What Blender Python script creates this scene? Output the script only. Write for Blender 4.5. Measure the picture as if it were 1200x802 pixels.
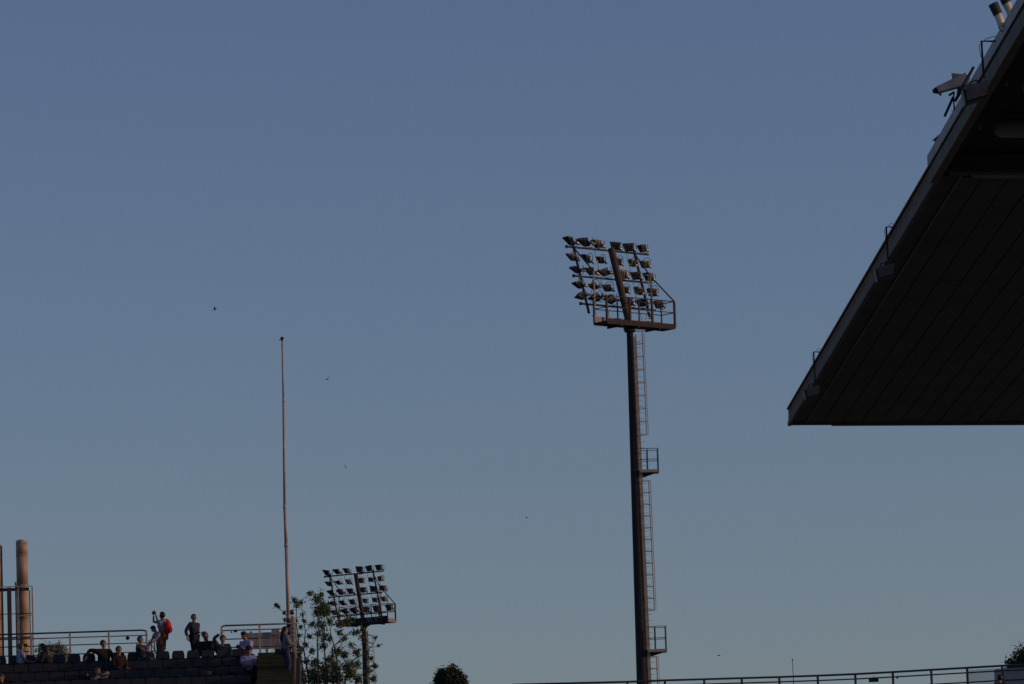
import bpy, bmesh, math, random
from math import sin, cos, tan, radians as R, pi, atan2, sqrt
from mathutils import Vector, Matrix, Quaternion
random.seed(7)
for o in list(bpy.data.objects): bpy.data.objects.remove(o)
sc = bpy.context.scene
col = sc.collection

# ------------------------------------------------------------------ camera
F = 6000.0                      # focal length in pixels of a 1200 px wide picture
PITCH, YAW, ROLL = R(7.85), R(-1.36), R(-1.9)
cam_d = bpy.data.cameras.new('camera'); cam = bpy.data.objects.new('camera', cam_d); col.objects.link(cam)
cam_d.sensor_width = 36; cam_d.lens = 36*F/1200; cam_d.clip_start = .5; cam_d.clip_end = 20000
CM = Matrix.Rotation(YAW, 3, 'Z') @ Matrix.Rotation(pi/2+PITCH, 3, 'X') @ Matrix.Rotation(ROLL, 3, 'Z')
CL = Vector((0, 0, 6.0))
cam.matrix_world = Matrix.Translation(CL) @ CM.to_4x4()
sc.camera = cam

# ------------------------------------------------------------------ sky, sun, exposure
SUN_EL, SUN_AZ = R(11), R(98)    # azimuth clockwise from +Y (the viewing direction): low on the right
w = bpy.data.worlds.new('World'); sc.world = w; w.use_nodes = True
nt = w.node_tree; bg = nt.nodes['Background']
sky = nt.nodes.new('ShaderNodeTexSky'); sky.sky_type = 'NISHITA'; sky.sun_disc = False
sky.sun_elevation = SUN_EL; sky.sun_rotation = SUN_AZ
sky.altitude = 0; sky.air_density = 1.0; sky.dust_density = 0.3; sky.ozone_density = 2.5
hs = nt.nodes.new('ShaderNodeHueSaturation'); hs.inputs['Saturation'].default_value = .95
tint = nt.nodes.new('ShaderNodeMix'); tint.data_type = 'RGBA'; tint.blend_type = 'MULTIPLY'; tint.inputs[0].default_value = 1
tint.inputs[7].default_value = (1.0, .955, 1.19, 1)      # white balance of the evening air
nt.links.new(sky.outputs[0], hs.inputs['Color']); nt.links.new(hs.outputs[0], tint.inputs[6]); nt.links.new(tint.outputs[2], bg.inputs[0])
bg.inputs[1].default_value = 0.13
sd = bpy.data.lights.new('sun', 'SUN'); sd.energy = 3.2; sd.angle = R(.5); sd.color = (1, .60, .34)
so = bpy.data.objects.new('sun', sd); col.objects.link(so)
sdir = Vector((sin(SUN_AZ)*cos(SUN_EL), cos(SUN_AZ)*cos(SUN_EL), sin(SUN_EL)))
so.rotation_euler = sdir.to_track_quat('Z', 'Y').to_euler(); so.location = (60, 0, 60)
vs = sc.view_settings; vs.view_transform = 'Standard'; vs.look = 'None'; vs.exposure = -1.0; vs.gamma = 1
vs.use_curve_mapping = False
sc.render.engine = 'CYCLES'

# ------------------------------------------------------------------ helpers
def ray(px, py): return CM @ Vector(((px-600)/F, (401-py)/F, -1))
def at(px, py, Y):
    d = ray(px, py); return CL + d*((Y-CL.y)/d.y)
def atz(px, py, z):
    d = ray(px, py); return CL + d*((z-CL.z)/d.z)
def V(*a): return Vector(a)

def mat(name, c, rough=.6, metal=0, c2=None, scale=8, bump=.0, spec=.4, detail=4):
    m = bpy.data.materials.new(name); m.use_nodes = True; n = m.node_tree; b = n.nodes['Principled BSDF']
    b.inputs['Roughness'].default_value = rough; b.inputs['Metallic'].default_value = metal
    b.inputs['Specular IOR Level'].default_value = spec
    c2 = c2 or tuple(x*.65 for x in c)
    tc = n.nodes.new('ShaderNodeTexCoord'); no = n.nodes.new('ShaderNodeTexNoise')
    no.inputs['Scale'].default_value = scale; no.inputs['Detail'].default_value = detail
    mx = n.nodes.new('ShaderNodeMix'); mx.data_type = 'RGBA'
    mx.inputs[6].default_value = (*c, 1); mx.inputs[7].default_value = (*c2, 1)
    n.links.new(tc.outputs['Object'], no.inputs['Vector'])
    cr = n.nodes.new('ShaderNodeMapRange'); cr.inputs[1].default_value = .35; cr.inputs[2].default_value = .65
    n.links.new(no.outputs['Fac'], cr.inputs[0]); n.links.new(cr.outputs[0], mx.inputs[0])
    n.links.new(mx.outputs[2], b.inputs['Base Color'])
    if bump:
        bp = n.nodes.new('ShaderNodeBump'); bp.inputs['Strength'].default_value = bump; bp.inputs['Distance'].default_value = .02
        n.links.new(no.outputs['Fac'], bp.inputs['Height']); n.links.new(bp.outputs[0], b.inputs['Normal'])
    return m

M = dict(
 grass=mat('dry ground', (.20,.18,.16), .9, c2=(.15,.14,.125), scale=.3),
 pitch=mat('pitch turf', (.05,.12,.03), .9, scale=.15),
 concrete=mat('concrete', (.07,.07,.075), .9, c2=(.05,.05,.05), scale=1.5, bump=.3),
 stairs=mat('painted stair concrete', (.055,.052,.026), .85, c2=(.035,.034,.018), scale=2.2, bump=.3),
 seat=mat('seat plastic', (.019,.020,.027), .65, c2=(.014,.015,.020), scale=3),
 seat2=mat('seat plastic greyed', (.027,.027,.031), .7, c2=(.019,.019,.022), scale=3),
 tray=mat('cable tray', (.68,.56,.44), .6, c2=(.52,.41,.31), scale=5),
 seatdark=mat('seat shell recess', (.03,.03,.035), .6),
 rail=mat('rail steel', (.09,.078,.07), .55, .1, c2=(.06,.05,.045), scale=6),
 post=mat('post paint', (.62,.50,.38), .6, c2=(.45,.34,.25), scale=5),
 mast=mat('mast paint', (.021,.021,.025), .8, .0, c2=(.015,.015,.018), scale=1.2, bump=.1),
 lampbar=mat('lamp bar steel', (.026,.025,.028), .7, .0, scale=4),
 rust=mat('primer steel', (.075,.042,.032), .75, c2=(.045,.028,.022), scale=3),
 lamp=mat('floodlight housing', (.025,.024,.026), .5, .0, c2=(.016,.016,.018), scale=6),
 alu=mat('floodlight aluminium', (.45,.41,.36), .3, .7, scale=5),
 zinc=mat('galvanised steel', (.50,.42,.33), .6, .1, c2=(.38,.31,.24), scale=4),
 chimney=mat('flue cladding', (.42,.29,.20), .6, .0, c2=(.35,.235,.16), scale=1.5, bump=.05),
 duct=mat('dark duct', (.10,.07,.05), .7, c2=(.06,.045,.035), scale=2),
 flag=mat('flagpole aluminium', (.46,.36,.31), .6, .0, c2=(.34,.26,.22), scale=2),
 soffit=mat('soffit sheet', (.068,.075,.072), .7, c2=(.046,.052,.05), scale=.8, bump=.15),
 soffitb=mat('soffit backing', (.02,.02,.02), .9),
 fascia=mat('fascia sheet', (.20,.135,.10), .8, c2=(.14,.095,.07), scale=2.5, spec=.05),
 lip=mat('fascia lip', (.21,.18,.165), .8, c2=(.16,.14,.125), scale=3, spec=.05),
 gutter=mat('gutter sheet', (.36,.33,.32), .6, c2=(.27,.25,.25), scale=3),
 beam=mat('canopy tube paint', (.25,.26,.255), .6, scale=2),
 cream=mat('cream enamel', (.78,.68,.52), .5, scale=5),
 black=mat('black rubber', (.015,.015,.017), .6),
 plate=mat('weathered plate', (.26,.21,.20), .6, c2=(.17,.13,.12), scale=12),
 horn=mat('horn grey', (.30,.31,.33), .5, scale=6),
 bark=mat('bark', (.11,.085,.06), .9, scale=4),
 leaf=mat('leaf', (.10,.125,.045), .7, c2=(.065,.09,.03), scale=1.5),
 leafd=mat('dark leaf', (.035,.045,.022), .8, c2=(.025,.03,.015), scale=1),
 leafhaze=mat('hazed leaf', (.26,.26,.19), .8, c2=(.20,.21,.15), scale=1),  # distance haze and backlight mixed into the leaf colour
 panel=mat('grey panel', (.36,.31,.27), .85, c2=(.28,.25,.22), scale=.7),
 paneld=mat('blue grey panel', (.17,.19,.22), .8, c2=(.13,.15,.18), scale=.7),
 bird=mat('bird feathers', (.03,.028,.025), .8),
)
def skinmat(): return mat('skin', (.32,.18,.12), .6, c2=(.26,.15,.10), scale=9)
M['skin'] = skinmat()
M['skind'] = mat('dark skin', (.12,.07,.05), .6)
M['hair_k'] = mat('black hair', (.012,.010,.009), .5)
M['hair_b'] = mat('brown hair', (.10,.055,.03), .5)
M['hair_g'] = mat('grey hair', (.12,.10,.09), .6)
_cl = {}
def cloth(c):
    if c not in _cl: _cl[c] = mat('cloth %d' % len(_cl), c, .9, c2=tuple(x*.8 for x in c), scale=6, bump=.2, spec=.1)
    return _cl[c]

def tag(o, label=None, cat=None, group=None, kind=None):
    if label: o['label'] = label
    if cat: o['category'] = cat
    if group: o['group'] = group
    if kind: o['kind'] = kind
    return o
def empty(name, loc, label, cat, group=None):
    o = bpy.data.objects.new(name, None); col.objects.link(o); o.location = loc; o.empty_display_size = .2
    return tag(o, label, cat, group)
def link(name, me, parent=None, loc=None):
    o = bpy.data.objects.new(name, me); col.objects.link(o)
    if parent:
        o.parent = parent
        if loc is None: o.matrix_parent_inverse = Matrix.Translation(-parent.location)   # parts given in world space
        else: o.location = loc
    elif loc is not None: o.location = loc
    return o
def rel(o, parent):             # turn a world-space part into one with clean local coordinates
    return o

class MB:
    def __init__(s): s.v = []; s.f = []; s.m = []
    def _add(s, vs, fs, mi=0):
        k = len(s.v); s.v += [tuple(p) for p in vs]; s.f += [tuple(i+k for i in f) for f in fs]; s.m += [mi]*len(fs)
    def hexa(s, p8, mi=0):      # 4 bottom (ccw), 4 top
        s._add(p8, [(3,2,1,0),(4,5,6,7),(0,1,5,4),(1,2,6,5),(2,3,7,6),(3,0,4,7)], mi); return s
    def box(s, c, sz, ax=None, mi=0):
        c = Vector(c); X, Y, Z = ax or (V(1,0,0), V(0,1,0), V(0,0,1)); a, b, d = sz[0]/2, sz[1]/2, sz[2]/2
        P = [c+X*x*a+Y*y*b+Z*z*d for z in (-1,1) for x, y in ((-1,-1),(1,-1),(1,1),(-1,1))]
        return s.hexa(P, mi)
    def bx(s, x0, x1, y0, y1, z0, z1, mi=0):
        return s.box(((x0+x1)/2,(y0+y1)/2,(z0+z1)/2), (x1-x0,y1-y0,z1-z0), mi=mi)
    def tube(s, pts, r, n=6, cap=True, mi=0):
        pts = [Vector(p) for p in pts]; rs = r if isinstance(r, (list, tuple)) else [r]*len(pts)
        rings = []; ref = None
        for i, p in enumerate(pts):
            d = (pts[min(i+1,len(pts)-1)]-pts[max(i-1,0)]).normalized()
            if ref is None: ref = V(0,0,1) if abs(d.z) < .9 else V(1,0,0)
            u = (ref-d*ref.dot(d)).normalized(); w_ = d.cross(u); ref = u
            rings.append([p+(u*cos(2*pi*(k+.5)/n)+w_*sin(2*pi*(k+.5)/n))*rs[i] for k in range(n)])
        vs = [q for rg in rings for q in rg]; fs = []
        for i in range(len(pts)-1):
            for k in range(n):
                a = i*n+k; b = i*n+(k+1)%n; fs.append((a, b, b+n, a+n))
        if cap: fs += [tuple(range(n-1,-1,-1)), tuple((len(pts)-1)*n+k for k in range(n))]
        s._add(vs, fs, mi); return s
    def ell(s, c, rad, ax=None, nu=10, nv=7, mi=0, fn=None):
        c = Vector(c); X, Y, Z = ax or (V(1,0,0), V(0,1,0), V(0,0,1)); vs = []; fs = []
        for j in range(nv+1):
            t = pi*j/nv
            for i in range(nu):
                a = 2*pi*i/nu; x, y, z = sin(t)*cos(a), sin(t)*sin(a), cos(t)
                if fn: x, y, z = fn(x, y, z)
                vs.append(c+X*x*rad[0]+Y*y*rad[1]+Z*z*rad[2])
        for j in range(nv):
            for i in range(nu):
                a = j*nu+i; b = j*nu+(i+1)%nu; fs.append((a, a+nu, b+nu, b))
        s._add(vs, fs, mi); return s
    def mesh(s, name, mats, smooth=False):
        me = bpy.data.meshes.new(name); me.from_pydata(s.v, [], s.f)
        for m_ in (mats if isinstance(mats, (list, tuple)) else [mats]): me.materials.append(m_)
        me.polygons.foreach_set('material_index', s.m)
        if smooth: me.polygons.foreach_set('use_smooth', [True]*len(s.f))
        me.update(); return me
    def build(s, name, mats, parent=None, smooth=False, loc=None):
        return link(name, s.mesh(name, mats, smooth), parent, loc)

# ------------------------------------------------------------------ ground
g = MB(); g._add([(-6000,-3000,0),(6000,-3000,0),(6000,9000,0),(-6000,9000,0)], [(0,1,2,3)])
tag(g.build('ground', M['grass']), kind='structure')
g = MB(); g._add([(-70,20,.004),(3,20,.004),(3,150,.004),(-70,150,.004)], [(0,1,2,3)])
tag(g.build('pitch', M['pitch']), kind='structure')

# ------------------------------------------------------------------ far grandstand
DS = 196.0
ZW = at(305, 771, DS+1.5).z             # level of the walkway behind the top row
PXM = DS/F                               # metres per pixel there
XS0 = at(303, 775, DS).x                 # left side of the stairs
XS1 = at(346, 775, DS).x                 # outer end of the stand
XL = at(-160, 775, DS).x
gs = empty('grandstand', (XS0, DS, 0), 'dark concrete terraced grandstand carrying the seat rows and spectators at lower left', 'grandstand')
NR = 30
m = MB()
m.bx(XL, XS0, DS+.45, DS+2.6, 0, ZW)
for k in range(NR):
    zt = ZW-.5-.4*k
    m.bx(XL, XS0, DS+.45-.8*(k+1), DS+.45-.8*k, 0, zt)
m.build('terrace', M['concrete'], gs)
m = MB(); m.bx(XS0+.003, XS1, DS-1.0, DS+2.6, 0, ZW-.002); m.build('landing', M['stairs'], gs)
for k in range(1, 40):
    m = MB(); y1 = DS-1.0-.4*(k-1); m.bx(XS0+.003, XS1-.004*(k % 3), y1-.4, y1-.002, max(0, ZW-.2*k-.6), ZW-.2*k)
    m.bx(XS0+.01, XS1-.02, y1-.415, y1-.4, ZW-.2*k-.05, ZW-.2*k-.012)
    m.build('step', M['stairs'], gs)
m = MB(); m.hexa([(XS1+.002,DS-17,0),(XS1+.16,DS-17,0),(XS1+.16,DS+2.6,0),(XS1+.002,DS+2.6,0),
                  (XS1+.002,DS-17,ZW-8.2),(XS1+.16,DS-17,ZW-8.2),(XS1+.16,DS+2.6,ZW+.1),(XS1+.002,DS+2.6,ZW+.1)])
m.build('side_wall', M['seatdark'], gs)

# seats: shell with raked back, seat pan and bracket, one shared mesh set
def seat_shell(wide=False, mt='seat'):
    m = MB(); th = .035
    def sl(z, w_, y, t=th): return [(-w_/2,y-t/2,z),(w_/2,y-t/2,z),(w_/2,y+t/2,z),(-w_/2,y+t/2,z)]
    prof = [(.40,.47,.05),(.55,.49,.07),(.68,.45,.10),(.735,.40,.115),(.76,.33,.12)] if not wide else [(.36,.52,.05),(.60,.55,.08),(.72,.54,.11),(.755,.52,.118),(.77,.48,.12)]
    for a, b in zip(prof, prof[1:]):
        m.hexa(sl(a[0],a[1],a[2])+sl(b[0],b[1],b[2]))
    return m.mesh('backrest', M[mt])
def seat_pan():
    m = MB()
    m.hexa([(-.22,-.38,.40),(.22,-.38,.40),(.235,.04,.385),(-.235,.04,.385),(-.22,-.40,.44),(.22,-.40,.44),(.235,.03,.42),(-.235,.03,.42)])
    return m.mesh('seat_pan', M['seat'])
def seat_leg():
    m = MB(); m.bx(-.03,.03,-.2,.02,0,.385); return m.mesh('bracket', M['black'])
S1, S1w, S1b, S1c, S2, S3 = seat_shell(), seat_shell(True), seat_shell(True,'seat2'), seat_shell(False,'seat2'), seat_pan(), seat_leg()
SP = 17.4*PXM
ORD = ['first','second','third','fourth','fifth','sixth','seventh','eighth','ninth','tenth','eleventh','twelfth']
rown = ['top row','second row down','third row down','lowest row']
X0 = at(69.5, 780, DS).x
for k in range(4):
    zt = ZW-.5-.4*k; row_ = []
    for i in range(-5, 20):
        x = X0+SP*(i+(.5 if k % 2 else 0))
        if x > XS0-.25: continue
        o = empty('stadium_seat', (x, DS-.8*k, zt), 'seat', 'seat', 'dark blue stadium seats'); row_.append(o)
        o.rotation_euler = (0,0,random.uniform(-.03,.03))
        link('backrest', random.choice((S1,S1,S1c)) if k == 0 else random.choice((S1w,S1b)), o, (0,0,random.uniform(-.008,.008))); link('seat_pan', S2, o, (0,0,0)); link('bracket', S3, o, (0,0,0))
    xe = at(0, 780, DS).x; vis = [q for q in row_ if q.location.x > xe-.15]
    for q in row_:
        if q not in vis: q['label'] = 'dark blue plastic seat just outside the left picture edge'
    for n_, q in enumerate(vis):
        h_ = len(vis)-1-n_
        q['label'] = 'dark blue plastic seat, '+(ORD[n_]+' from left picture edge' if n_ <= h_ else ORD[h_]+' from the olive stairs')+' in the '+rown[k]

# ------------------------------------------------------------------ guard rails
def guard(name, label, pxs, ends, Y, rails, postmat, zoff, curve_left=False, curve_right=False, mid=True, rr=.03, zb=None):
    p0 = at(*ends[0], Y); p1 = at(*ends[1], Y)
    root = empty(name, (p0.x, Y, ZW), label, 'railing')
    zt = (p0.z+p1.z)/2; rt = .12
    for i, dz in enumerate(rails):
        z = zt-dz
        if i == 0:
            pts = [V(p0.x,Y,z), V(p1.x,Y,z)]
            if curve_left: pts = [V(p0.x,Y,z-.22), V(p0.x+.02,Y,z-.08), V(p0.x+.08,Y,z-.015), V(p0.x+.2,Y,z)]+[pts[-1]]
            if curve_right: pts = pts[:-1]+[V(p1.x-.2,Y,z), V(p1.x-.08,Y,z-.015), V(p1.x-.02,Y,z-.08), V(p1.x,Y,z-.22)]
            m = MB(); m.tube(pts, rr*1.15, 8); m.build('top_rail', M['rail'], root, True)
        else:
            m = MB(); m.tube([(p0.x+.02,Y,z),(p1.x-.02,Y,z)], rr*.8, 6); m.build('rail', M['rail'], root, True)
    for px in pxs:
        x = at(px, ends[0][1], Y).x
        m = MB(); m.bx(x-.035,x+.035,Y-.045,Y+.025,(zb if zb is not None else ZW), zt-.01)
        m.bx(x-.07,x+.07,Y-.08,Y+.06,(zb if zb is not None else ZW),(zb if zb is not None else ZW)+.015)
        m.build('post', postmat, root)
    return root, zt
YR = DS+2.3
GL, zl = guard('guard_rail', 'long grey steel guard rail behind the seats, left of the man with the red backpack', [-54,-9,36.5,82,127.5,171.6],
      [(-120,748.2),(172,738)], YR, [0,.20,.49,.84], M['post'], 0, curve_right=True)
GR, zr = guard('guard_rail', 'short grey steel guard rail between the flagpole and the man in the dark suit', [259.6,304,346],
      [(259,733.5),(348,730.8)], YR, [0,.19,.53,.86], M['post'], 0, curve_left=True)
# small plates hanging from the rails
def plate(px, py, w_, h, tilt, label, Y=YR-.06):
    p = at(px, py, Y); X = V(cos(tilt),0,sin(tilt)); Z = V(-sin(tilt),0,cos(tilt))
    m = MB(); m.box(p, (w_*PXM, .03, h*PXM), (X, V(0,1,0), Z)); m.tube([p+Z*h*PXM*.5, p+V(0,.04,h*PXM*.5+.06)], .008, 4)
    tag(m.build('hanging_plate', M['black']), label, 'sign')
plate(149.5, 748, 4.2, 4, .5, 'small dark tilted plate under the left guard rail near its rounded end')
plate(276, 740.2, 4.2, 2, .06, 'small wide black plate under the rail above the seated suited man')
plate(271.3, 741, 1.8, 1.8, 0, 'tiny square black plate just left of the wide black plate')
plate(294, 741, 1.8, 1.8, 0, 'tiny square black plate right of the wide black plate, near the rail post')

# short pale stair rail
p = at(174.5, 776, DS+1.2); k_ = (DS+1)/F
sr = empty('stair_rail', p, 'short pale metal stair rail beside the man with the red backpack', 'railing')
def pl(px, py): return at(px, py, DS+1.2)
for pts, nm in (([(174.6,780),(174.6,750)],'post'),([(177.6,768),(177.2,749)],'post'),([(182,766),(180.5,752)],'post'),
                ([(172,753),(178,757.5)],'bar'),([(177.3,755),(182.8,765)],'bar'),([(170.5,765),(177,753)],'bar')):
    m = MB(); m.tube([pl(*q) for q in pts], .028 if nm == 'post' else .02, 6); m.build(nm, M['cream'], sr)

# ------------------------------------------------------------------ flagpole
YF = DS+2.9
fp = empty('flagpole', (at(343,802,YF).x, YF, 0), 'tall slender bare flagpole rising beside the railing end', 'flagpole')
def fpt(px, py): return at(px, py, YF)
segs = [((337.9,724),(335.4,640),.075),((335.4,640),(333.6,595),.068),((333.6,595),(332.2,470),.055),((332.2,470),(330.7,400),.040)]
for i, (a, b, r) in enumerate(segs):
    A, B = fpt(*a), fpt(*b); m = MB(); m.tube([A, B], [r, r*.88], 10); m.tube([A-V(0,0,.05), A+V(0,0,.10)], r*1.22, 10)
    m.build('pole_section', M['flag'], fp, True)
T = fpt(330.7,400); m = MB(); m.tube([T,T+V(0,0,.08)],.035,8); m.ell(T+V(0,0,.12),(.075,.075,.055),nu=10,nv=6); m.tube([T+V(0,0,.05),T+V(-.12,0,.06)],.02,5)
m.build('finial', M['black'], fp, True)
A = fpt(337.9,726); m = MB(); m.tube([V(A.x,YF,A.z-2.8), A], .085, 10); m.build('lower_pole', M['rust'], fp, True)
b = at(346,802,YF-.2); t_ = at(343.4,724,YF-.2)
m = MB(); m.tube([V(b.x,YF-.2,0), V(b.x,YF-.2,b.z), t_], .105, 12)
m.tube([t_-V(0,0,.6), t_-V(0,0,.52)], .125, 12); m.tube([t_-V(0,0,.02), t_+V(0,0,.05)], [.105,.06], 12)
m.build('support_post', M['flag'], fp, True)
for dz in (.25, 1.15, 2.3):
    m = MB(); m.box(((A.x+t_.x)/2+.02, YF-.05, t_.z-dz), (.36,.36,.06)); m.build('clamp', M['rust'], fp)

# grey panel behind the rail and flagpole
YP = DS+5
a = at(287,742,YP); b = at(338,760.5,YP)
ap = empty('back_panel', (a.x,YP,0), 'grey weathered panel on legs behind the short rail, left of the flagpole', 'panel')
n_ = 5
for i in range(n_):
    x0 = a.x+(b.x-a.x)*i/n_; x1 = a.x+(b.x-a.x)*(i+1)/n_-.006
    m = MB(); m.bx(x0,x1,YP-.03,YP+.03+.004*i,b.z+.02,a.z-.01*(i % 2)); m.build('panel_sheet', M['panel'], ap)
c = at(318,737,YP-.1); d = at(327.5,744,YP-.1)
m = MB(); m.bx(c.x,d.x,YP-.1,YP+.1,d.z,c.z); m.build('box', M['panel'], ap)
for x in (a.x+.1, (a.x+b.x)/2, b.x-.1):
    m = MB(); m.bx(x-.04,x+.04,YP+.04,YP+.12,0,a.z-.1); m.build('leg', M['zinc'], ap)
zz = b.z
for i in range(2):
    m = MB(); xx = a.x+(b.x-a.x)*(.45+.22*i); m.tube([(xx,YP+.02,zz),(xx+.35,YP+.02,zz-.55)],.012,4); m.tube([(xx+.35,YP+.02,zz),(xx,YP+.02,zz-.55)],.012,4)
    m.build('brace', M['zinc'], ap)

# ------------------------------------------------------------------ flues at far left
YC = DS+16
def flue(px, w_, ytop, label):
    b = at(px, 780, YC); t = at(px-1.4, ytop, YC); r = w_/2*YC/F
    root = empty('flue_pipe', (b.x,YC,0), label, 'chimney', 'round metal flues behind the stand')
    lev = [0, b.z, b.z+(t.z-b.z)*.36, b.z+(t.z-b.z)*.64, b.z+(t.z-b.z)*.88]
    for i in range(4):
        m = MB(); m.tube([(b.x,YC,lev[i]),(b.x,YC,lev[i+1]-.012)], r*(1-.006*i), 28)
        m.tube([(b.x,YC,lev[i+1]-.05),(b.x,YC,lev[i+1])], r*1.035, 28); m.build('pipe_section', M['chimney'], root, False)
        for pl_ in root.children[-1].data.polygons: pl_.use_smooth = len(pl_.vertices) == 4
    z0 = lev[4]
    m = MB(); m.tube([(b.x,YC,z0),(b.x,YC,t.z-.10)], r*.985, 28); m.build('top_section', M['chimney'], root, True)
    m = MB(); m.tube([(b.x,YC,t.z-.10),(b.x,YC,t.z-.02),(b.x,YC,t.z)], [r*1.0,r*.86,r*.84], 28); m.build('rim', M['zinc'], root)
    for j in range(4):
        z = lev[3]-.10*j-.1; m = MB(); m.tube([(b.x,YC,z-.012),(b.x,YC,z+.012)], r*1.03, 28); m.build('band', M['chimney'], root)
    return root
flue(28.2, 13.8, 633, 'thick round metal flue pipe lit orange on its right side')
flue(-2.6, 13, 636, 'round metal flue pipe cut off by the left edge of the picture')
YK = YC-.6
def kp(px, py): return at(px, py, YK)
cg = empty('service_frame', (kp(20,780).x,YK,0), 'rusty steel service frame of posts and rails around the flue pipes', 'frame')
def kvert(px, y0, r, mt, nm='upright', dy=0):
    p = at(px, y0, YK+dy); m = MB(); m.bx(p.x-r,p.x+r,YK+dy-r,YK+dy+r,0,p.z); m.build(nm, mt, cg)
kvert(21.2, 688, .022, M['post']); kvert(37.6, 688, .03, M['post']); kvert(10.6, 689, .085, M['duct'], 'duct'); kvert(18.3,682,.03,M['duct'],'conduit')
kvert(34.5, 692, .02, M['rust'], dy=1.2); kvert(1.8,640,.025,M['duct'],'conduit')
def khor(px0, px1, py, hw, hh, mt, dy=0, nm='crossbar'):
    a = at(px0,py,YK+dy); b = at(px1,py,YK+dy); m = MB(); m.bx(a.x,b.x,YK+dy-hw,YK+dy+hw,(a.z+b.z)/2-hh,(a.z+b.z)/2+hh); m.build(nm, mt, cg)
khor(-30,37.8,688,.02,.018,M['post'],-.04); khor(-30,34,691.5,.05,.06,M['duct'],.1,'beam'); khor(-30,37.8,720,.02,.014,M['rust'],-.04)
khor(21,37.8,721.5,.02,.014,M['post'],-.08); khor(20,32,756,.2,.035,M['rust'],-.1,'bracket'); khor(20,34,764,.1,.02,M['rust'],-.1,'bracket')
khor(-30,37.8,748,.03,.03,M['duct'],.05,'beam')

# ------------------------------------------------------------------ floodlight towers
def lamp_meshes(ax, key):
    r, p, z = ax; out = []
    for sh in (.15, .09, .03):
        m = MB()
        def q(a, b, c): return r*a+p*b+z*c
        w0 = .21; bw = .12 if sh > .1 else (.14 if sh > .05 else .17)
        m.hexa([q(-bw+sh,-.08+sh*.6,-.20),q(bw+sh,-.08+sh*.6,-.20),q(bw+sh,.09+sh*.6,-.20),q(-bw+sh,.09+sh*.6,-.20),
                q(-w0,-.13,.11),q(w0,-.13,.11),q(w0,.15,.11),q(-w0,.15,.11)])
        m.hexa([q(-w0-.012,-.14,.112),q(w0+.012,-.14,.112),q(w0+.012,.16,.112),q(-w0-.012,.16,.112),
                q(-w0-.012,-.14,.165),q(w0+.012,-.14,.165),q(w0+.012,.16,.165),q(-w0-.012,.16,.165)])
        for e_ in (-.12,0,.12): m.hexa([q(e_*.7+sh-.008,.09+sh*.6,-.19),q(e_*.7+sh+.008,.09+sh*.6,-.19),q(e_*.7+sh+.008,.13+sh*.6,-.17),q(e_*.7+sh-.008,.13+sh*.6,-.17),
                q(e_-.008,.15,.08),q(e_+.008,.15,.08),q(e_+.008,.18,.08),q(e_-.008,.18,.08)])
        h = m.mesh('floodlight', M['lamp'])
        m = MB(); m.tube([q(.10+sh,.05+sh,-.06),q(.20+sh,.16+sh,-.17)],[.085,.06],8); m.ell(q(.21+sh,.17+sh,-.18),(.06,.06,.06),nu=8,nv=5)
        tl = m.mesh('lamp_cap', M['alu'], True)
        m = MB(); c = q(.04+sh,.16,-.02)
        m.tube([c+r*-.2+z*.16, c+r*-.22+z*-.16, c+r*-.12+z*-.27, c+r*.12+z*-.27, c+r*.24+z*-.14, c+r*.24+z*.16], .016, 5)
        yk = m.mesh('yoke', M['lampbar'])
        m = MB()
        m.tube([c+r*-.2+z*-.16, c+r*-.22+z*.2, c+r*-.12+z*.31, c+r*.12+z*.31, c+r*.2+z*.2, c+r*.22+z*-.1], .016, 5)
        yk2 = m.mesh('yoke', M['lampbar'])
        out.append((h, tl, yk, yk2))
    return out
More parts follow.
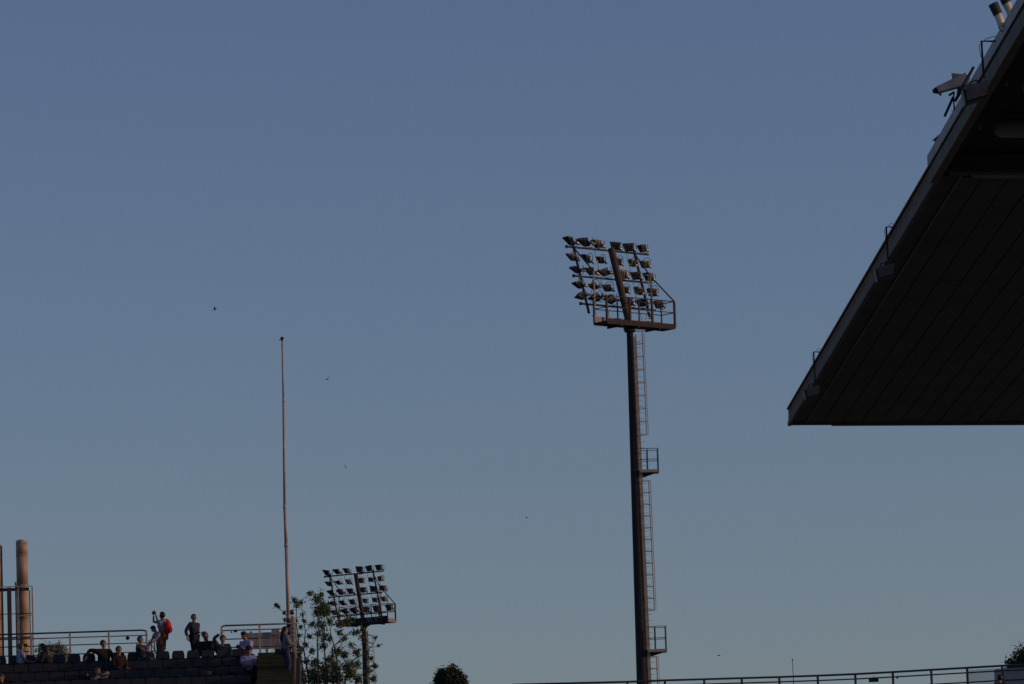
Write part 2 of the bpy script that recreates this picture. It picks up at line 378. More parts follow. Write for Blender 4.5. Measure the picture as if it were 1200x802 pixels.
def tower(px, py, D, alpha, mirror, label, lad=True, rests=(), dr=0, dz=0):
    """px,py = mast axis at platform level"""
    base = at(px, py, D); zp = base.z; O = V(base.x, D, 0)
    a = R(alpha); s = -1 if mirror else 1
    r = V(cos(a), sin(a)*s, 0); p = V(sin(a), -cos(a)*s, 0); z = V(0,0,1)
    lean = tan(R(0.3))
    def L(x, y, zz): return O+r*x+p*y+z*(zp+zz)
    def LH(x, y, zz): return L(x+dr, y, zz+dz)
    root = empty('floodlight_tower', O, label, 'floodlight tower', 'stadium floodlight towers')
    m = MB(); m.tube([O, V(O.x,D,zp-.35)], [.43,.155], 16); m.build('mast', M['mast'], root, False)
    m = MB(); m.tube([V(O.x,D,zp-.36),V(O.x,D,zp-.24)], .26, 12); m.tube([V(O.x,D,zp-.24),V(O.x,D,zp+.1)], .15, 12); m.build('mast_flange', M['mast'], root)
    hz, pz, tl = [.87,2.2,3.6], [-.67,-1.08,-1.5], []
    # leaning head column
    h = MB(); h.tube([L(0,0,-.1), LH(0,-1.14,3.62)], .155, 12); h.build('head_column', M['rust'], root)
    def H(i): return hz[i], pz[i]
    for i in range(3):
        h_, y_ = H(i); x1 = 2.15 if i < 2 else 2.6
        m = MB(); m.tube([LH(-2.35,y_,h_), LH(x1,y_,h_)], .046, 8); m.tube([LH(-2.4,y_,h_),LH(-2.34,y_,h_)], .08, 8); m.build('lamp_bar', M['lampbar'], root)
    for x in (-1.95, 1.75):
        m = MB(); m.tube([LH(x,-.60,.45), LH(x,-1.53,3.7)], .065, 6); m.build('frame_post', M['lampbar'], root)
    for x in (-.75, .55, 1.2):
        m = MB(); m.tube([LH(x,-.55,.3), LH(x,-1.45,3.55)], .018, 4)
        for j in range(9):
            t = j/9+.06; c = LH(x,-.55-.9*t,.3+3.25*t); m.tube([c-r*.09, c+r*.09], .012, 4)
        m.build('conduit', M['zinc'], root)
    # platform deck, toe boards, railing
    a0, a1, b0, b1 = -1.75, 2.37, -.45, .45
    m = MB(); m.hexa([L(a0,b0,-.12),L(a1,b0,-.12),L(a1,b1,-.12),L(a0,b1,-.12),L(a0,b0,0),L(a1,b0,0),L(a1,b1,0),L(a0,b1,0)]); m.build('deck', M['mast'], root)
    for k, (x0, x1) in enumerate(((a0,-.6),(-.58,.95),(.97,a1))):
        m = MB(); m.box(L((x0+x1)/2,b0-.016,.10),(x1-x0,.02,.40),(r,p,z)); m.build('toe_board', M['mast' if mirror else 'plate'], root)
    m = MB(); m.box(L(a1+.013,0,.0),(.02,b1-b0,.26),(r,p,z)); m.build('toe_board', M['plate'], root)
    m = MB(); m.box(L((a0+a1)/2,b1+.013,-.03),(a1-a0,.02,.24),(r,p,z)); m.build('toe_board', M['mast'], root)
    for xx in (-.9,.1,1.4): m = MB(); m.box(L(xx,0,-.17),(.08,b1-b0+.1,.09),(r,p,z)); m.build('deck_beam', M['mast'], root)
    for j, (x, y) in enumerate([(a0,b0),(-.3,b0),(1.0,b0),(a1,b0),(a1,b1),(a0,b1),(-1.75+2.75,b1),(-.35,b1)]):
        w_ = .085 if y == b1 else .05; m = MB(); m.box(L(x,y,.54),(w_,w_,1.2),(r,p,z)); m.build('rail_post', M['lampbar'], root)
    for hh in (.62, 1.14):
        for (x0,y0,x1,y1) in ((a0,b0,a1,b0),(a1,b0,a1,b1),(a1,b1,a0,b1),(a0,b1,a0,b0)):
            m = MB(); m.tube([L(x0,y0,hh),L(x1,y1,hh)], .022, 5); m.build('hand_rail', M['lampbar'], root)
    # braces
    for x, xe in ((-1.95,a0),(1.75,a1)):
        m = MB(); m.tube([L(x,-1.5,3.62), L(x*.86+.2,-.35,2.35), L(xe,b1,1.14)] if x > 0 else [L(x,-1.5,3.62), L(xe,-.35,2.35)], .035, 5); m.build('brace', M['lampbar'], root)
        m = MB(); m.tube([L(x*.86+.2 if x > 0 else xe,-.35,2.35), L(x*.86+.2 if x > 0 else xe,-.35,0)], .045, 5); m.build('brace_post', M['zinc'], root)
        m = MB(); m.tube([L(x*.86+.2 if x > 0 else xe,-.35,2.3), L(x*.86-.1,-.62,.9)], .014, 4); m.tube([L(x*.86+.35,-.35,1.9), L(x*.86,-.62,.3)], .014, 4); m.build('tie_rod', M['lampbar'], root)
    if True:    # hooped ladder inside the head on the right
        m = MB()
        for j in range(9): m.tube([L(1.55,-.55,.2+j*.28),L(1.95,-.55,.2+j*.28)], .014, 4)
        m.tube([L(1.95,-.55,0),L(1.95,-.6,2.6)],.02,4); m.build('head_ladder', M['zinc'], root)
    # lamps: six columns, five rows
    LM = lamp_meshes((r, p, z), label)
    xs = [-2.22,-1.36,-.50,.62,1.46,2.28]; rows = [(3.88,-1.56,0),(3.12,-1.40,1),(2.50,-1.16,0),(1.76,-.96,1),(1.18,-.76,0)]
    for j, (zz, yy, hang) in enumerate(rows):
        for i, x in enumerate(xs):
            h_, t_, y1_, y2_ = LM[0 if i < 2 else (1 if i == 2 else 2)]
            x_ = x-.02*j+random.uniform(-.03,.03)+(.25 if (j == 4 and i == 5) else 0)
            o = link('floodlight', h_, root, LH(x_,yy,zz)-O)
            q = Matrix.Rotation(random.uniform(-.16,.16), 3, p) @ Matrix.Rotation(random.uniform(-.16,.16), 3, r) @ Matrix.Rotation(random.uniform(-.35,.35), 3, 'Z')
            if i < 3 and j >= 2: q = Matrix.Rotation((.28 if j < 4 else .5)*(1 if not mirror else -.4), 3, p) @ q
            o.rotation_euler = q.to_euler(); o.scale = [random.uniform(.90,1.06)*(.90 if hang else 1.02)]*3
            link('lamp_cap', t_, o, (0,0,0)); link('yoke', y2_ if hang else y1_, o, (0,0,0))
    # caged ladder on the right side of the mast
    def MX(zz): return .43-(.43-.155)*zz/(zp-.35)
    def cage(z0, z1):
        m = MB(); hoops = []
        n = max(2, int((z1-z0)/.53))
        for j in range(n+1):
            zz = z0+(z1-z0)*j/n; x = O.x+MX(zz)+.06
            pts = [V(x+.02,D-.2,zz)]+[V(x+.06+.36*sin(t*pi/6), D-.25*cos(t*pi/6), zz) for t in range(0,7)]+[V(x+.02,D+.2,zz)]
            m.tube(pts, .019, 4)
        for dy, dx in ((0,.42),(-.19,.34),(.19,.34)):
            m.tube([V(O.x+MX(z0)+.06+dx,D+dy,z0), V(O.x+MX(z1)+.06+dx,D+dy,z1)], .018, 4)
        m.build('ladder_cage', M['zinc'], root)
    if lad:
        zq = lambda py: at(px, py, D).z
        m = MB()
        for sgn in (-1, 1): m.tube([V(O.x+MX(2)+.10,D+.2*sgn,2), V(O.x+MX(zp)+.10,D+.2*sgn,zp-.5)], .03, 4)
        zz = 2.2
        while zz < zp-.6:
            m.tube([V(O.x+MX(zz)+.10,D-.2,zz), V(O.x+MX(zz)+.10,D+.2,zz)], .013, 4)
            m.tube([V(O.x+MX(zz),D,zz), V(O.x+MX(zz)+.30,D,zz)], .011, 4); zz += .27
        m.build('ladder', M['zinc'], root)
        m = MB(); m.hexa([V(O.x+MX(1)-.05,D-.07,1),V(O.x+MX(1)+.17,D-.07,1),V(O.x+MX(1)+.17,D+.07,1),V(O.x+MX(1)-.05,D+.07,1)]+
                         [V(O.x+MX(zp-.6)-.05,D-.07,zp-.6),V(O.x+MX(zp-.6)+.09,D-.07,zp-.6),V(O.x+MX(zp-.6)+.09,D+.07,zp-.6),V(O.x+MX(zp-.6)-.05,D+.07,zp-.6)])
        m.build('cable_tray', M['tray'], root)
        k = D/F
        for (y0, y1) in lad: cage(zp-(y1-py)*k, zp-(y0-py)*k)
        for (yt, yb) in rests:
            zt, zb_ = zp-(yt-py)*k, zp-(yb-py)*k
            x0 = O.x+MX(zb_)+.02; x1 = x0+.86
            nm = root
            m = MB(); m.bx(x0,x1,D-.42,D+.42,zb_,zb_+.12); m.build('rest_platform', M['zinc'], root)
            m = MB(); m.hexa([V(O.x,D-.05,zb_-.22),V(O.x+.3,D-.05,zb_-.22),V(O.x+.3,D+.05,zb_-.22),V(O.x,D+.05,zb_-.22),V(x0-.1,D-.05,zb_-.002),V(x1-.1,D-.05,zb_-.002),V(x1-.1,D+.05,zb_-.002),V(x0-.1,D+.05,zb_-.002)]); m.build('bracket', M['mast'], root)
            for x, y in ((x1-.03,D-.39),(x1-.03,D+.39),(x0+.35,D-.39),(x0+.35,D+.39)):
                m = MB(); m.bx(x-.017,x+.017,y-.017,y+.017,zb_+.12,zt); m.build('rail_post', M['lampbar'], root)
            for zz in (zt, (zt+zb_)/2+.05):
                for q0, q1 in (((x0,D-.39),(x1-.03,D-.39)),((x0,D+.39),(x1-.03,D+.39)),((x1-.03,D-.39),(x1-.03,D+.39))):
                    m = MB(); m.tube([V(*q0,zz),V(*q1,zz)],.015,5); m.build('hand_rail', M['lampbar'], root)
    return root
tower(737.8, 380, 230, 39, False, 'tall near floodlight tower with caged ladder, right of centre', [(388,512),(567,720),(775,900)], ((530,558),(740,770)), .05)
tower(426.3, 730, 350, 36, True, 'small distant floodlight tower rising behind the leafy tree', [(745,1000)], (), .28, -.36)

# ------------------------------------------------------------------ trees
def leaf_quad(m, c, s, rnd):
    d = Vector((rnd.gauss(0,1), rnd.gauss(0,1), rnd.gauss(0,1))).normalized(); e = d.orthogonal().normalized()
    e.rotate(Quaternion(d, rnd.uniform(0,6.28))); f = d.cross(e)
    L_ = s*rnd.uniform(.7,1.3); W = L_*rnd.uniform(.55,.8)
    m._add([c-e*L_*.5, c+f*W*.45-e*L_*.05, c+e*L_*.5+d*L_*.12, c-f*W*.45-e*L_*.05], [(0,1,2,3)])
def limb(m, a, b, r0, r1, rnd, n=5, wob=.06):
    a, b = Vector(a), Vector(b); L_ = (b-a).length; pts = [a]
    for i in range(1, n): pts.append(a.lerp(b, i/n)+V(rnd.uniform(-1,1),rnd.uniform(-1,1),rnd.uniform(-.5,.5))*L_*wob)
    pts.append(b); m.tube(pts, [r0+(r1-r0)*i/n for i in range(n+1)], 5); return pts
rnd = random.Random(11)
YT = 207.0; kT = YT/F
clumps = [(371.7,702.6,6,1.6),(376,697,3,1.5),(363.5,695.5,3,1.2),(379,714,8.5,1.9),(372,718,6,1.4),(382,718,5,1.4),(348,708,4.5,1.2),(345,703,3,1),(353,706,2.5,1),(326,711,2.6,1.1),(323.5,709,2,1),(333,718,2,1),(342,718,3.5,1.1),(346,728,3,1),
 (334,727,2.5,.8),(387,728,4.5,.9),(366,732,4,.9),(376,733,7,.9),(373,743,5,.8),(380,746,6,.8),(408,728,5,1.5),(414,726,2.5,1.2),(398,732,5,1.2),(398,742,4,1),(363,746,3,.9),(358,756,3.5,.8),
 (366,763,4,.8),(379,757,5,.8),(387,749,4,.8),(404,749,4,.8),(395,764,6,1),(387,774,6.5,1),(404,768,5,.9),(418,765,5,.8),(430,764,3,.8),(435,772,3,.9),(439,781,3.5,1),(369,777,5.5,.9),(359,775,4,.8),
 (352,761,4,.9),(349,768,3.5,1),(348,757,3,.9),(366,788,7,1),(380,785,7.5,1),(393,782,7.5,1),(407,781,7,.9),(418,779,5.5,.9),(411,790,7.5,1.1),(395,795,9,1.1),(381,796,8,1.1),(369,797,8,1.1),(356,797,6,1.1),
 (352,790,5,1),(420,796,6,.9),(437,796,4,1),(425,738,3.5,.7),(424,747,3.5,.6),(419,742,3,.8),(432,786,4,.7),(412,757,4,.5),(352,735,3,.6),(350,745,3,.7),(357,728,3,.4),(355,720,3,.3),(444,757,2,.3),(440,748,2,.25),(415,742,4,.4),(392,718,2.5,.5)]
tr = empty('leafy_tree', (at(385,802,YT).x, YT, 0), 'sparse leafy tree with thin upright branches beside the flagpole', 'tree')
trunk = MB(); leaves = MB(); base = V(at(385,802,YT).x, YT, 0); fork = base+V(.1,.1,7.0)
limb(trunk, base, fork, .24, .16, rnd, 5, .01)
def tp(px, py, dy=0): return at(px, py, YT+dy)
stems = [[(372,830),(373,790),(372,750),(374,735),(371,700)],[(384,830),(383,790),(380,760),(380,730),(379,712)],[(392,830),(390,790),(389,760),(404,745),(420,738)],[(358,830),(356,790),(352,768),(349,745),(347,725),(348,706)],
         [(402,830),(405,795),(412,775),(430,764),(441,750)],[(352,768),(344,735),(336,722),(326,711)],[(398,830),(396,790),(394,765),(388,745),(386,727)],[(410,830),(418,800),(428,785),(439,780)],[(362,830),(362,795),(356,762),(358,740),(354,715)]]
stp = []
for s_ in stems:
    dy = rnd.uniform(-1,1); P = [tp(x,y,dy) for x, y in s_]
    if s_[0][1] > 820: P = [fork, fork.lerp(P[0],.5)+V(rnd.uniform(-.2,.2),0,0)]+P
    trunk.tube(P, [.075-.065*i/(len(P)-1) if len(s_) > 4 or s_[0][1] > 820 else .03-.018*i/(len(P)-1) for i in range(len(P))], 5); 
    for q0, q1 in zip(P[1:], P[2:]):
        for t in (0,.33,.66,1): stp.append(q0.lerp(q1, t))
allc = [(tp(x,y,rnd.uniform(-1,1)), r_*kT, dn) for x, y, r_, dn in clumps]
for i in range(60):
    z_ = rnd.uniform(8, tp(385,815).z); allc.append((V(base.x+rnd.gauss(0,1.2), YT+rnd.gauss(0,1.2), z_), .35, 1))
for c, r_, dn in allc:
    q = min(stp, key=lambda s: (s-c).length + (.5 if s.z > c.z else 0))
    if (q-c).length < 6: limb(trunk, q, c, .014, .006, rnd, 3, .05)
    n = int(26+2100*dn*r_*r_*(3.2 if c.z < tp(385,750).z else 2.4))
    for k in range(n):
        d = Vector((rnd.gauss(0,.5), rnd.gauss(0,.6), rnd.gauss(0,.5)))*r_
        leaf_quad(leaves, c+d, rnd.choice((.065,.08,.10)), rnd)
    for k in range(3):
        d = Vector((rnd.gauss(0,1), rnd.gauss(0,1), rnd.gauss(0,1)))*r_*.9; trunk.tube([c, c+d], [.007,.004], 3, False); 
        for j in range(2): leaf_quad(leaves, c+d+V(rnd.gauss(0,.04),0,rnd.gauss(0,.04)), .09, rnd)
trunk.build('trunk', M['bark'], tr); tag(leaves.build('crown', M['leaf'], tr), kind='stuff')

def bush(px, pytop, wpx, D, label, mt, dens=1, hr=1.0, ls=.14, seed=1, cat='tree', squash=1.0):
    rd = random.Random(seed); k = D/F; w_ = wpx*k/2; top = at(px, pytop, D)
    root = empty('round_tree', (top.x,D,0), label, cat)
    tk = MB(); lv = MB(); cz = top.z-w_*hr
    pts = limb(tk, V(top.x,D,0), V(top.x,D,cz-w_*.5), .3, .18, rd, 5, .01)
    for i in range(int(150*dens)):
        t = rd.uniform(0,2*pi); ph = math.acos(rd.uniform(-.5,1)); rr = rd.uniform(.55,1.0)*w_
        sc_ = .26*w_*rd.uniform(.45,1.25)
        c = V(top.x+(w_-sc_*.6)*rr/w_*sin(ph)*cos(t), D+w_*rr/w_*sin(ph)*sin(t), cz+(w_*hr-sc_*.7)*rr/w_*cos(ph))
        if i % 5 == 0: limb(tk, pts[-1], c, .05, .012, rd, 3, .05)
        for j in range(int(95*dens)):
            leaf_quad(lv, c+Vector((rd.gauss(0,.5),rd.gauss(0,.5),rd.gauss(0,.68)))*sc_, ls*.85, rd)
    tk.build('trunk', M['bark'], root); tag(lv.build('crown', mt, root), kind='stuff')
bush(528, 781.5, 43, 240, 'dense dark round treetop at the bottom edge between the two floodlight towers', M['leafd'], 1.1, 1.05, seed=3)
bush(1216, 753, 84, 250, 'dark dense tree behind the railing at the right edge', M['leafd'], 1.3, .95, seed=4, ls=.16)
bush(62, 752, 46, 270, 'hazy pale olive treetop seen through the left guard rail', M['leafhaze'], .5, .8, seed=5, ls=.15)

# ------------------------------------------------------------------ lower stand and its railing on the right
rp = [(600,802.6),(735,799.3),(779,797.5),(825,796.2),(869,794.9),(913,793.6),(958,792),(1002,790.2),(1046,787.8),(1091,785.2),(1133,782.8),(1174,780.4),(1219,778.2),(1262,776)]
Zt = at(640, 801, 197).z
P = []
for px, py in rp:
    q = atz(px, py, Zt); P.append(q)
rr_ = empty('guard_rail', P[1], 'long level guard rail with evenly spaced posts along the bottom right', 'railing')
dn = lambda q, d: V(q.x, q.y, q.z-d)
for d, r_, nm in ((0,.045,'top_rail'),(.19,.03,'rail'),(.56,.03,'rail'),(.93,.03,'rail')):
    m = MB(); m.tube([dn(q,d) for q in P], r_, 6); m.build(nm, M['rail'], rr_, True)
for q in P[1:]:
    m = MB(); m.bx(q.x-.045,q.x+.045,q.y-.08,q.y-.035,Zt-1.2,Zt-.03); m.build('post', M['rail'], rr_)
ls = empty('lower_grandstand', (P[5].x,P[5].y,0), 'low dark stand parapet under the bottom right railing', 'grandstand')
for i in range(len(P)-1):
    a, b = P[i], P[i+1]; m = MB()
    m.hexa([V(a.x,a.y-3,0),V(b.x-.01,b.y-3,0),V(b.x-.01,b.y+.6,0),V(a.x,a.y+.6,0),V(a.x,a.y-3,Zt-1.25),V(b.x-.01,b.y-3,Zt-1.25),V(b.x-.01,b.y+.6,Zt-1.2),V(a.x,a.y+.6,Zt-1.2)])
    m.build('parapet_block', M['concrete'], ls)
def plate2(px, py, w_, h, label):
    q = at(px, py, P[8].y-.1); m = MB(); m.box(q,(w_*PXM,.03,h*PXM)); m.tube([q+V(0,0,h*PXM*.5),q+V(0,.05,h*PXM*.5+.1)],.008,4)
    tag(m.build('hanging_plate', M['black']), label, 'sign')
plate2(1023.8,797,11.5,5,'flat black plate under the bottom right railing'); plate2(1051.5,794.6,2,1.8,'tiny dark plate under the right railing, just right of the flat black plate')
# clear acrylic infill near the right end
gm = bpy.data.materials.new('dusty acrylic'); gm.use_nodes = True; n = gm.node_tree; bs = n.nodes['Principled BSDF']
bs.inputs['Base Color'].default_value = (.30,.34,.42,1); bs.inputs['Roughness'].default_value = .5; bs.inputs['Alpha'].default_value = .28
for i in (10, 11, 12):
    a, b = P[i], P[i+1]; m = MB(); y = .06
    m.hexa([V(a.x+.05,a.y+y,Zt-1.1),V(b.x-.05,b.y+y,Zt-1.1),V(b.x-.05,b.y+y+.01,Zt-1.1),V(a.x+.05,a.y+y+.01,Zt-1.1),V(a.x+.05,a.y+y,Zt-.08),V(b.x-.05,b.y+y,Zt-.08),V(b.x-.05,b.y+y+.01,Zt-.08),V(a.x+.05,a.y+y+.01,Zt-.08)])
    if i > 10 or True: m.build('clear_panel', gm, rr_)
a = at(1166,784.5,203); b = at(1300,784,203)
m = MB(); m.bx(a.x,b.x+2,203,203.3,0,a.z); tag(m.build('screen_wall', M['paneld']), 'blue grey wall behind the railing at the right edge, under the dark tree', 'wall')
# thin aerial
q = at(928.6,773.5,215); b = at(930,802,215)
ae = empty('aerial', (b.x,215,0), 'thin upright aerial behind the right railing', 'antenna')
m = MB(); m.tube([V(b.x,215,0),V(b.x,215,b.z),q],[.05,.02,.013],6); m.build('rod', M['black'], ae)
m = MB(); m.ell(q,(.025,.025,.06),nu=6,nv=5); m.build('tip', M['black'], ae)

# ------------------------------------------------------------------ canopy roof on the right
ZC = 19.0
F0 = atz(925.5, 499.5, ZC); XF, YE = F0.x, F0.y
YN = atz(1103, 203, ZC).y; SL = .026
BW = 24.0
cp = empty('canopy_roof', (XF+BW, 40, 0), 'large dark cantilevered canopy roof overhanging the right side', 'roof')
def ZS(x): return ZC+.06-SL*(x-XF)
# soffit panels
seams = [XF+.03, XF+.35, XF+.70]
while seams[-1] < XF+BW-.5: seams.append(seams[-1]+.413)
g_ = .020; nj = [YE-.14]
yc = YE-.14
while yc > YN+1: yc -= 6.2; nj.append(max(yc, YN+.05))
NX = 30
big = MB()
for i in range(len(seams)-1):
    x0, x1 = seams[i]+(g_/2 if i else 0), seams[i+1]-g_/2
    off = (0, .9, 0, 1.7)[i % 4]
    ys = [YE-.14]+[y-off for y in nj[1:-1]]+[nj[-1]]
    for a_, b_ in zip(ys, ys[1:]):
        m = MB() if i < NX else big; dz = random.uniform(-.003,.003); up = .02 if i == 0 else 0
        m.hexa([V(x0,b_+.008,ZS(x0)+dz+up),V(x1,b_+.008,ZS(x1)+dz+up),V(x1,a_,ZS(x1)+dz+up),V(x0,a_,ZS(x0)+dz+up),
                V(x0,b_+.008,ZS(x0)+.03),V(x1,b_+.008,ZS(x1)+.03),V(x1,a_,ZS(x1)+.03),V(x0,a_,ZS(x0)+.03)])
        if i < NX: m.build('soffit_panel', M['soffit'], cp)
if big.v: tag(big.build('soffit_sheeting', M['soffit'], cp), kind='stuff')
m = MB(); m.tube([V(XF+.35,YE-.2,ZS(XF+.35)-.006),V(XF+.35,YN+.1,ZS(XF+.35)-.006)],.018,6); m.build('bead', M['beam'], cp)
def slab(m, x0, x1, y0, y1, d0, d1): # d offsets above the soffit plane
    m.hexa([V(x0,y0,ZS(x0)+d0),V(x1,y0,ZS(x1)+d0),V(x1,y1,ZS(x1)+d0),V(x0,y1,ZS(x0)+d0),V(x0,y0,ZS(x0)+d1),V(x1,y0,ZS(x1)+d1),V(x1,y1,ZS(x1)+d1),V(x0,y1,ZS(x0)+d1)])
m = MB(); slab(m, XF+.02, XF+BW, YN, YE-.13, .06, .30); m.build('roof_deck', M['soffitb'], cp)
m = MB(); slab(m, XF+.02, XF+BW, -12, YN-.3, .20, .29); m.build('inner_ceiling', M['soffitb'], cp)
m = MB(); slab(m, XF-.01, XF+BW, YE-.13, YE, -.045, .20); m.build('end_trim', M['fascia'], cp)
m = MB(); slab(m, XF+.9, XF+BW, YE-.02, YE+.02, -.062, -.047); m.build('end_rim_glint', M['gutter'], cp)  # added pale strip, its colour stands in for rim light along the bottom edge
# eaves fascia in lengths, lower lip and upper cap
L_ = 6.0; y = YE
while y > -12:
    y0 = max(y-L_, -12)
    m = MB(); m.bx(XF-.02, XF+.018, y0+.012, y, ZC+.215, ZC+.34); m.build('fascia_board', M['fascia'], cp)
    m = MB(); m.bx(XF-.026, XF+.018, y0+.012, y, ZC+.10, ZC+.205); m.build('fascia_board', M['lip'], cp)
    m = MB(); m.bx(XF-.045, XF+.03, y0+.012, y, ZC, ZC+.088); m.build('fascia_lip', M['lip'], cp)
    m = MB(); m.bx(XF-.05, XF+.02, y0+.012, y, ZC+.35, ZC+.385); m.build('fascia_cap', M['fascia'], cp)
    y = y0
m = MB(); m.bx(XF-.012, XF+.012, -12, YE-.05, ZC+.07, ZC+.36); m.build('fascia_backing', M['soffitb'], cp)
YG = atz(1096, 186, ZC+.38).y; y = YG
while y > -12:
    y0 = max(y-L_, -12)
    m = MB(); m.bx(XF-.125, XF-.055, y0+.01, y, ZC+.25, ZC+.425); m.build('gutter', M['gutter'], cp)
    m = MB(); m.bx(XF-.10, XF-.048, y0+.01, y, ZC-.004, ZC+.215); m.build('eaves_board', M['lip'], cp)
    y = y0
# cross gutter at the end of the sheeting and the exposed tubes of the near bays
m = MB(); slab(m, XF+.10, XF+BW, YN-.28, YN-.01, -.10, .19); m.build('cross_beam', M['soffit'], cp)
m = MB(); slab(m, XF+.18, XF+BW, YN+.0, YN+.2, -.035, .05); m.build('cross_beam', M['soffit'], cp)
tb = [(1124,199),(1152,151),(1181,100)]
ty = [atz(px,py,ZC+.05) for px, py in tb]
dyy = ty[1].y-ty[2].y; yy = ty[-1].y
while yy > 5: yy -= dyy; ty.append(V(ty[0].x, yy, ZC))
for q in ty:
    x0 = XF+.42; m = MB(); m.tube([V(x0-.02,q.y,ZS(x0)),V(x0,q.y,ZS(x0)),V(x0+.04,q.y,ZS(x0)),V(x0+.12,q.y,ZS(x0)),V(XF+BW,q.y,ZS(XF+BW))],[.02,.08,.12,.14,.14],16)
    m.build('roof_tube', M['beam'], cp, True)
    m = MB(); m.ell(V(x0-.22,q.y+.05,ZS(x0)+.06),(.03,.05,.07),nu=8,nv=6); m.build('bolt_cap', M['beam'], cp, True)
# rear columns carrying the roof (behind the frame edge)
for yv in range(0, 110, 12):
    m = MB(); m.bx(XF+BW-.4,XF+BW,yv-.25,yv+.25,0,ZS(XF+BW)-.1); m.build('column', M['concrete'], cp)
m = MB(); slab(m, XF+.02, XF+BW, -12, YE-.2, .31, .36); m.build('roof_sheet', M['fascia'], cp)

# flood fittings hanging from the eaves on swan arms
def eave_lamp(pa, ptop, pbox, label, big_=1.12):
    d = atz(*pa, ZC+.38).y                      # depth along the eaves
    Pt = at(*ptop, d); Pb = at(*pbox, d); k = d/F
    root = empty('eave_floodlight', Pt, label, 'floodlight', 'small floodlights on arms along the canopy edge')
    m = MB(); m.tube([V(XF-.03,d,Pt.z-.01), Pt, V(Pt.x+.005,d,Pb.z+.14*big_)], .017, 6); m.build('arm', M['black'], root)
    m = MB(); c = V(XF-.02,d,Pt.z)
    m.tube([c+V(0,0,.02), V((c.x+Pt.x)/2+.03,d,Pt.z+.065), V(Pt.x+.06,d,Pt.z+.03), V(Pt.x-.035,d,Pt.z-.06), V(Pt.x-.02,d,Pt.z-.2), V(Pt.x+.02,d,Pt.z-.3)], .006, 4); m.build('cable', M['black'], root)
    m = MB(); m.tube([V(Pb.x-.1,d,Pb.z-.02),V(Pb.x-.04,d,Pb.z+.13),V(Pb.x+.03,d,Pb.z+.15),V(Pb.x+.1,d,Pb.z+.03)],.012,5); m.build('yoke', M['black'], root)
    m = MB(); s = big_; c = Pb
    X = V(cos(.25),0,sin(.25)); Z = V(-sin(.25),0,cos(.25)); Y = V(0,1,0)
    def q(a, b, e): return c+X*a*s+Y*b*s+Z*e*s
    m.hexa([q(-.13,-.10,-.09),q(.10,-.10,-.09),q(.10,.10,-.09),q(-.13,.10,-.09),q(-.10,-.08,.07),q(.17,-.10,.06),q(.17,.10,.06),q(-.10,.08,.07)])
    m.build('housing', M['plate'] if s > 1.2 else M['lip'], root)
    m = MB(); m.hexa([q(-.15,-.11,-.125),q(-.125,-.11,-.13),q(-.125,.11,-.13),q(-.15,.11,-.125),q(-.135,-.11,.04),q(-.11,-.11,.04),q(-.11,.11,.04),q(-.135,.11,.04)]); m.hexa([q(-.12,-.10,-.115),q(.11,-.10,-.115),q(.11,.10,-.115),q(-.12,.10,-.115),q(-.12,-.10,-.093),q(.11,-.10,-.093),q(.11,.10,-.093),q(-.12,.10,-.093)]); m.build('visor', M['lamp'], root)
eave_lamp((962,412),(953.5,412.5),(951,458.5),'small hooded floodlight on a bent arm nearest the far tip of the canopy')
eave_lamp((1046,266),(1038.5,266),(1036,318),'small hooded floodlight on a bent arm midway along the canopy edge')
eave_lamp((1160,48),(1150.2,48.5),(1142,107),'grey hooded floodlight on a tall arm beside the horn near the canopy top',1.25)

# horn loudspeaker assembly hung outside the gutter
dH = atz(1130, 112, ZC+.3).y; kH = dH/F
def hp(px, py, dy=0): return at(px, py, dH+dy)
hr = empty('horn_loudspeaker', hp(1125,110), 'grey horn loudspeaker and dark rods clamped to the canopy edge', 'loudspeaker')
m = MB()
A, B = hp(1096.5,106.5,-.1), hp(1132,91.5,.1); d = (B-A).normalized(); u = V(0,1,0); w2 = d.cross(u).normalized()
if w2.z < 0: w2 = -w2
def quadbar(m, A, B, h0, h1, dp): 
    d = (B-A).normalized(); w2 = V(-d.z,0,d.x) if d.x > 0 else V(d.z,0,-d.x)
    m.hexa([A-u*dp-w2*h0,B-u*dp-w2*h1,B+u*dp-w2*h1,A+u*dp-w2*h0,A-u*dp+w2*h0,B-u*dp+w2*h1,B+u*dp+w2*h1,A+u*dp+w2*h0])
quadbar(m, hp(1098,106), hp(1133,93), .042, .085, .10); m.build('horn_body', M['horn'], hr)
m = MB(); m.tube([hp(1094.5,107.2,-.03),hp(1098,106,0)],[.035,.05],10); m.tube([hp(1101,110),hp(1103,112)],[.02,.012],8); m.build('horn_rim', M['black'], hr)
m = MB(); q = [hp(1115,86),hp(1116.5,96.5),hp(1136,95),hp(1137,88.5)]
m.hexa([q[1]-u*.02,q[2]-u*.02,q[2]+u*.02,q[1]+u*.02,q[0]-u*.02,q[3]-u*.02,q[3]+u*.02,q[0]+u*.02]); m.build('back_plate', M['plate'], hr)
m = MB(); m.tube([hp(1141.2,78.5,-.2),hp(1128,102,-.18),hp(1119,119,-.15)],[.022,.026,.022],6); m.build('rod', M['black'], hr)
m = MB(); m.tube([hp(1117,114,-.15),hp(1107,136.5,-.2)],.02,6); m.build('rod', M['black'], hr)
m = MB(); m.tube([hp(1112,112,-.1),hp(1116,109.5,-.1),hp(1118.5,108,-.1)],.018,6); m.tube([hp(1118,108,-.1),hp(1117.5,118,-.1),hp(1118.5,129,-.1)],.012,5); m.tube([hp(1114.5,130.5,-.1),hp(1117,130,-.1),hp(1119,124,-.1)],.006,4); m.build('clamp', M['black'], hr)
m = MB(); q = [hp(1122,104),hp(1120,121),hp(1130,104),hp(1133,92)]
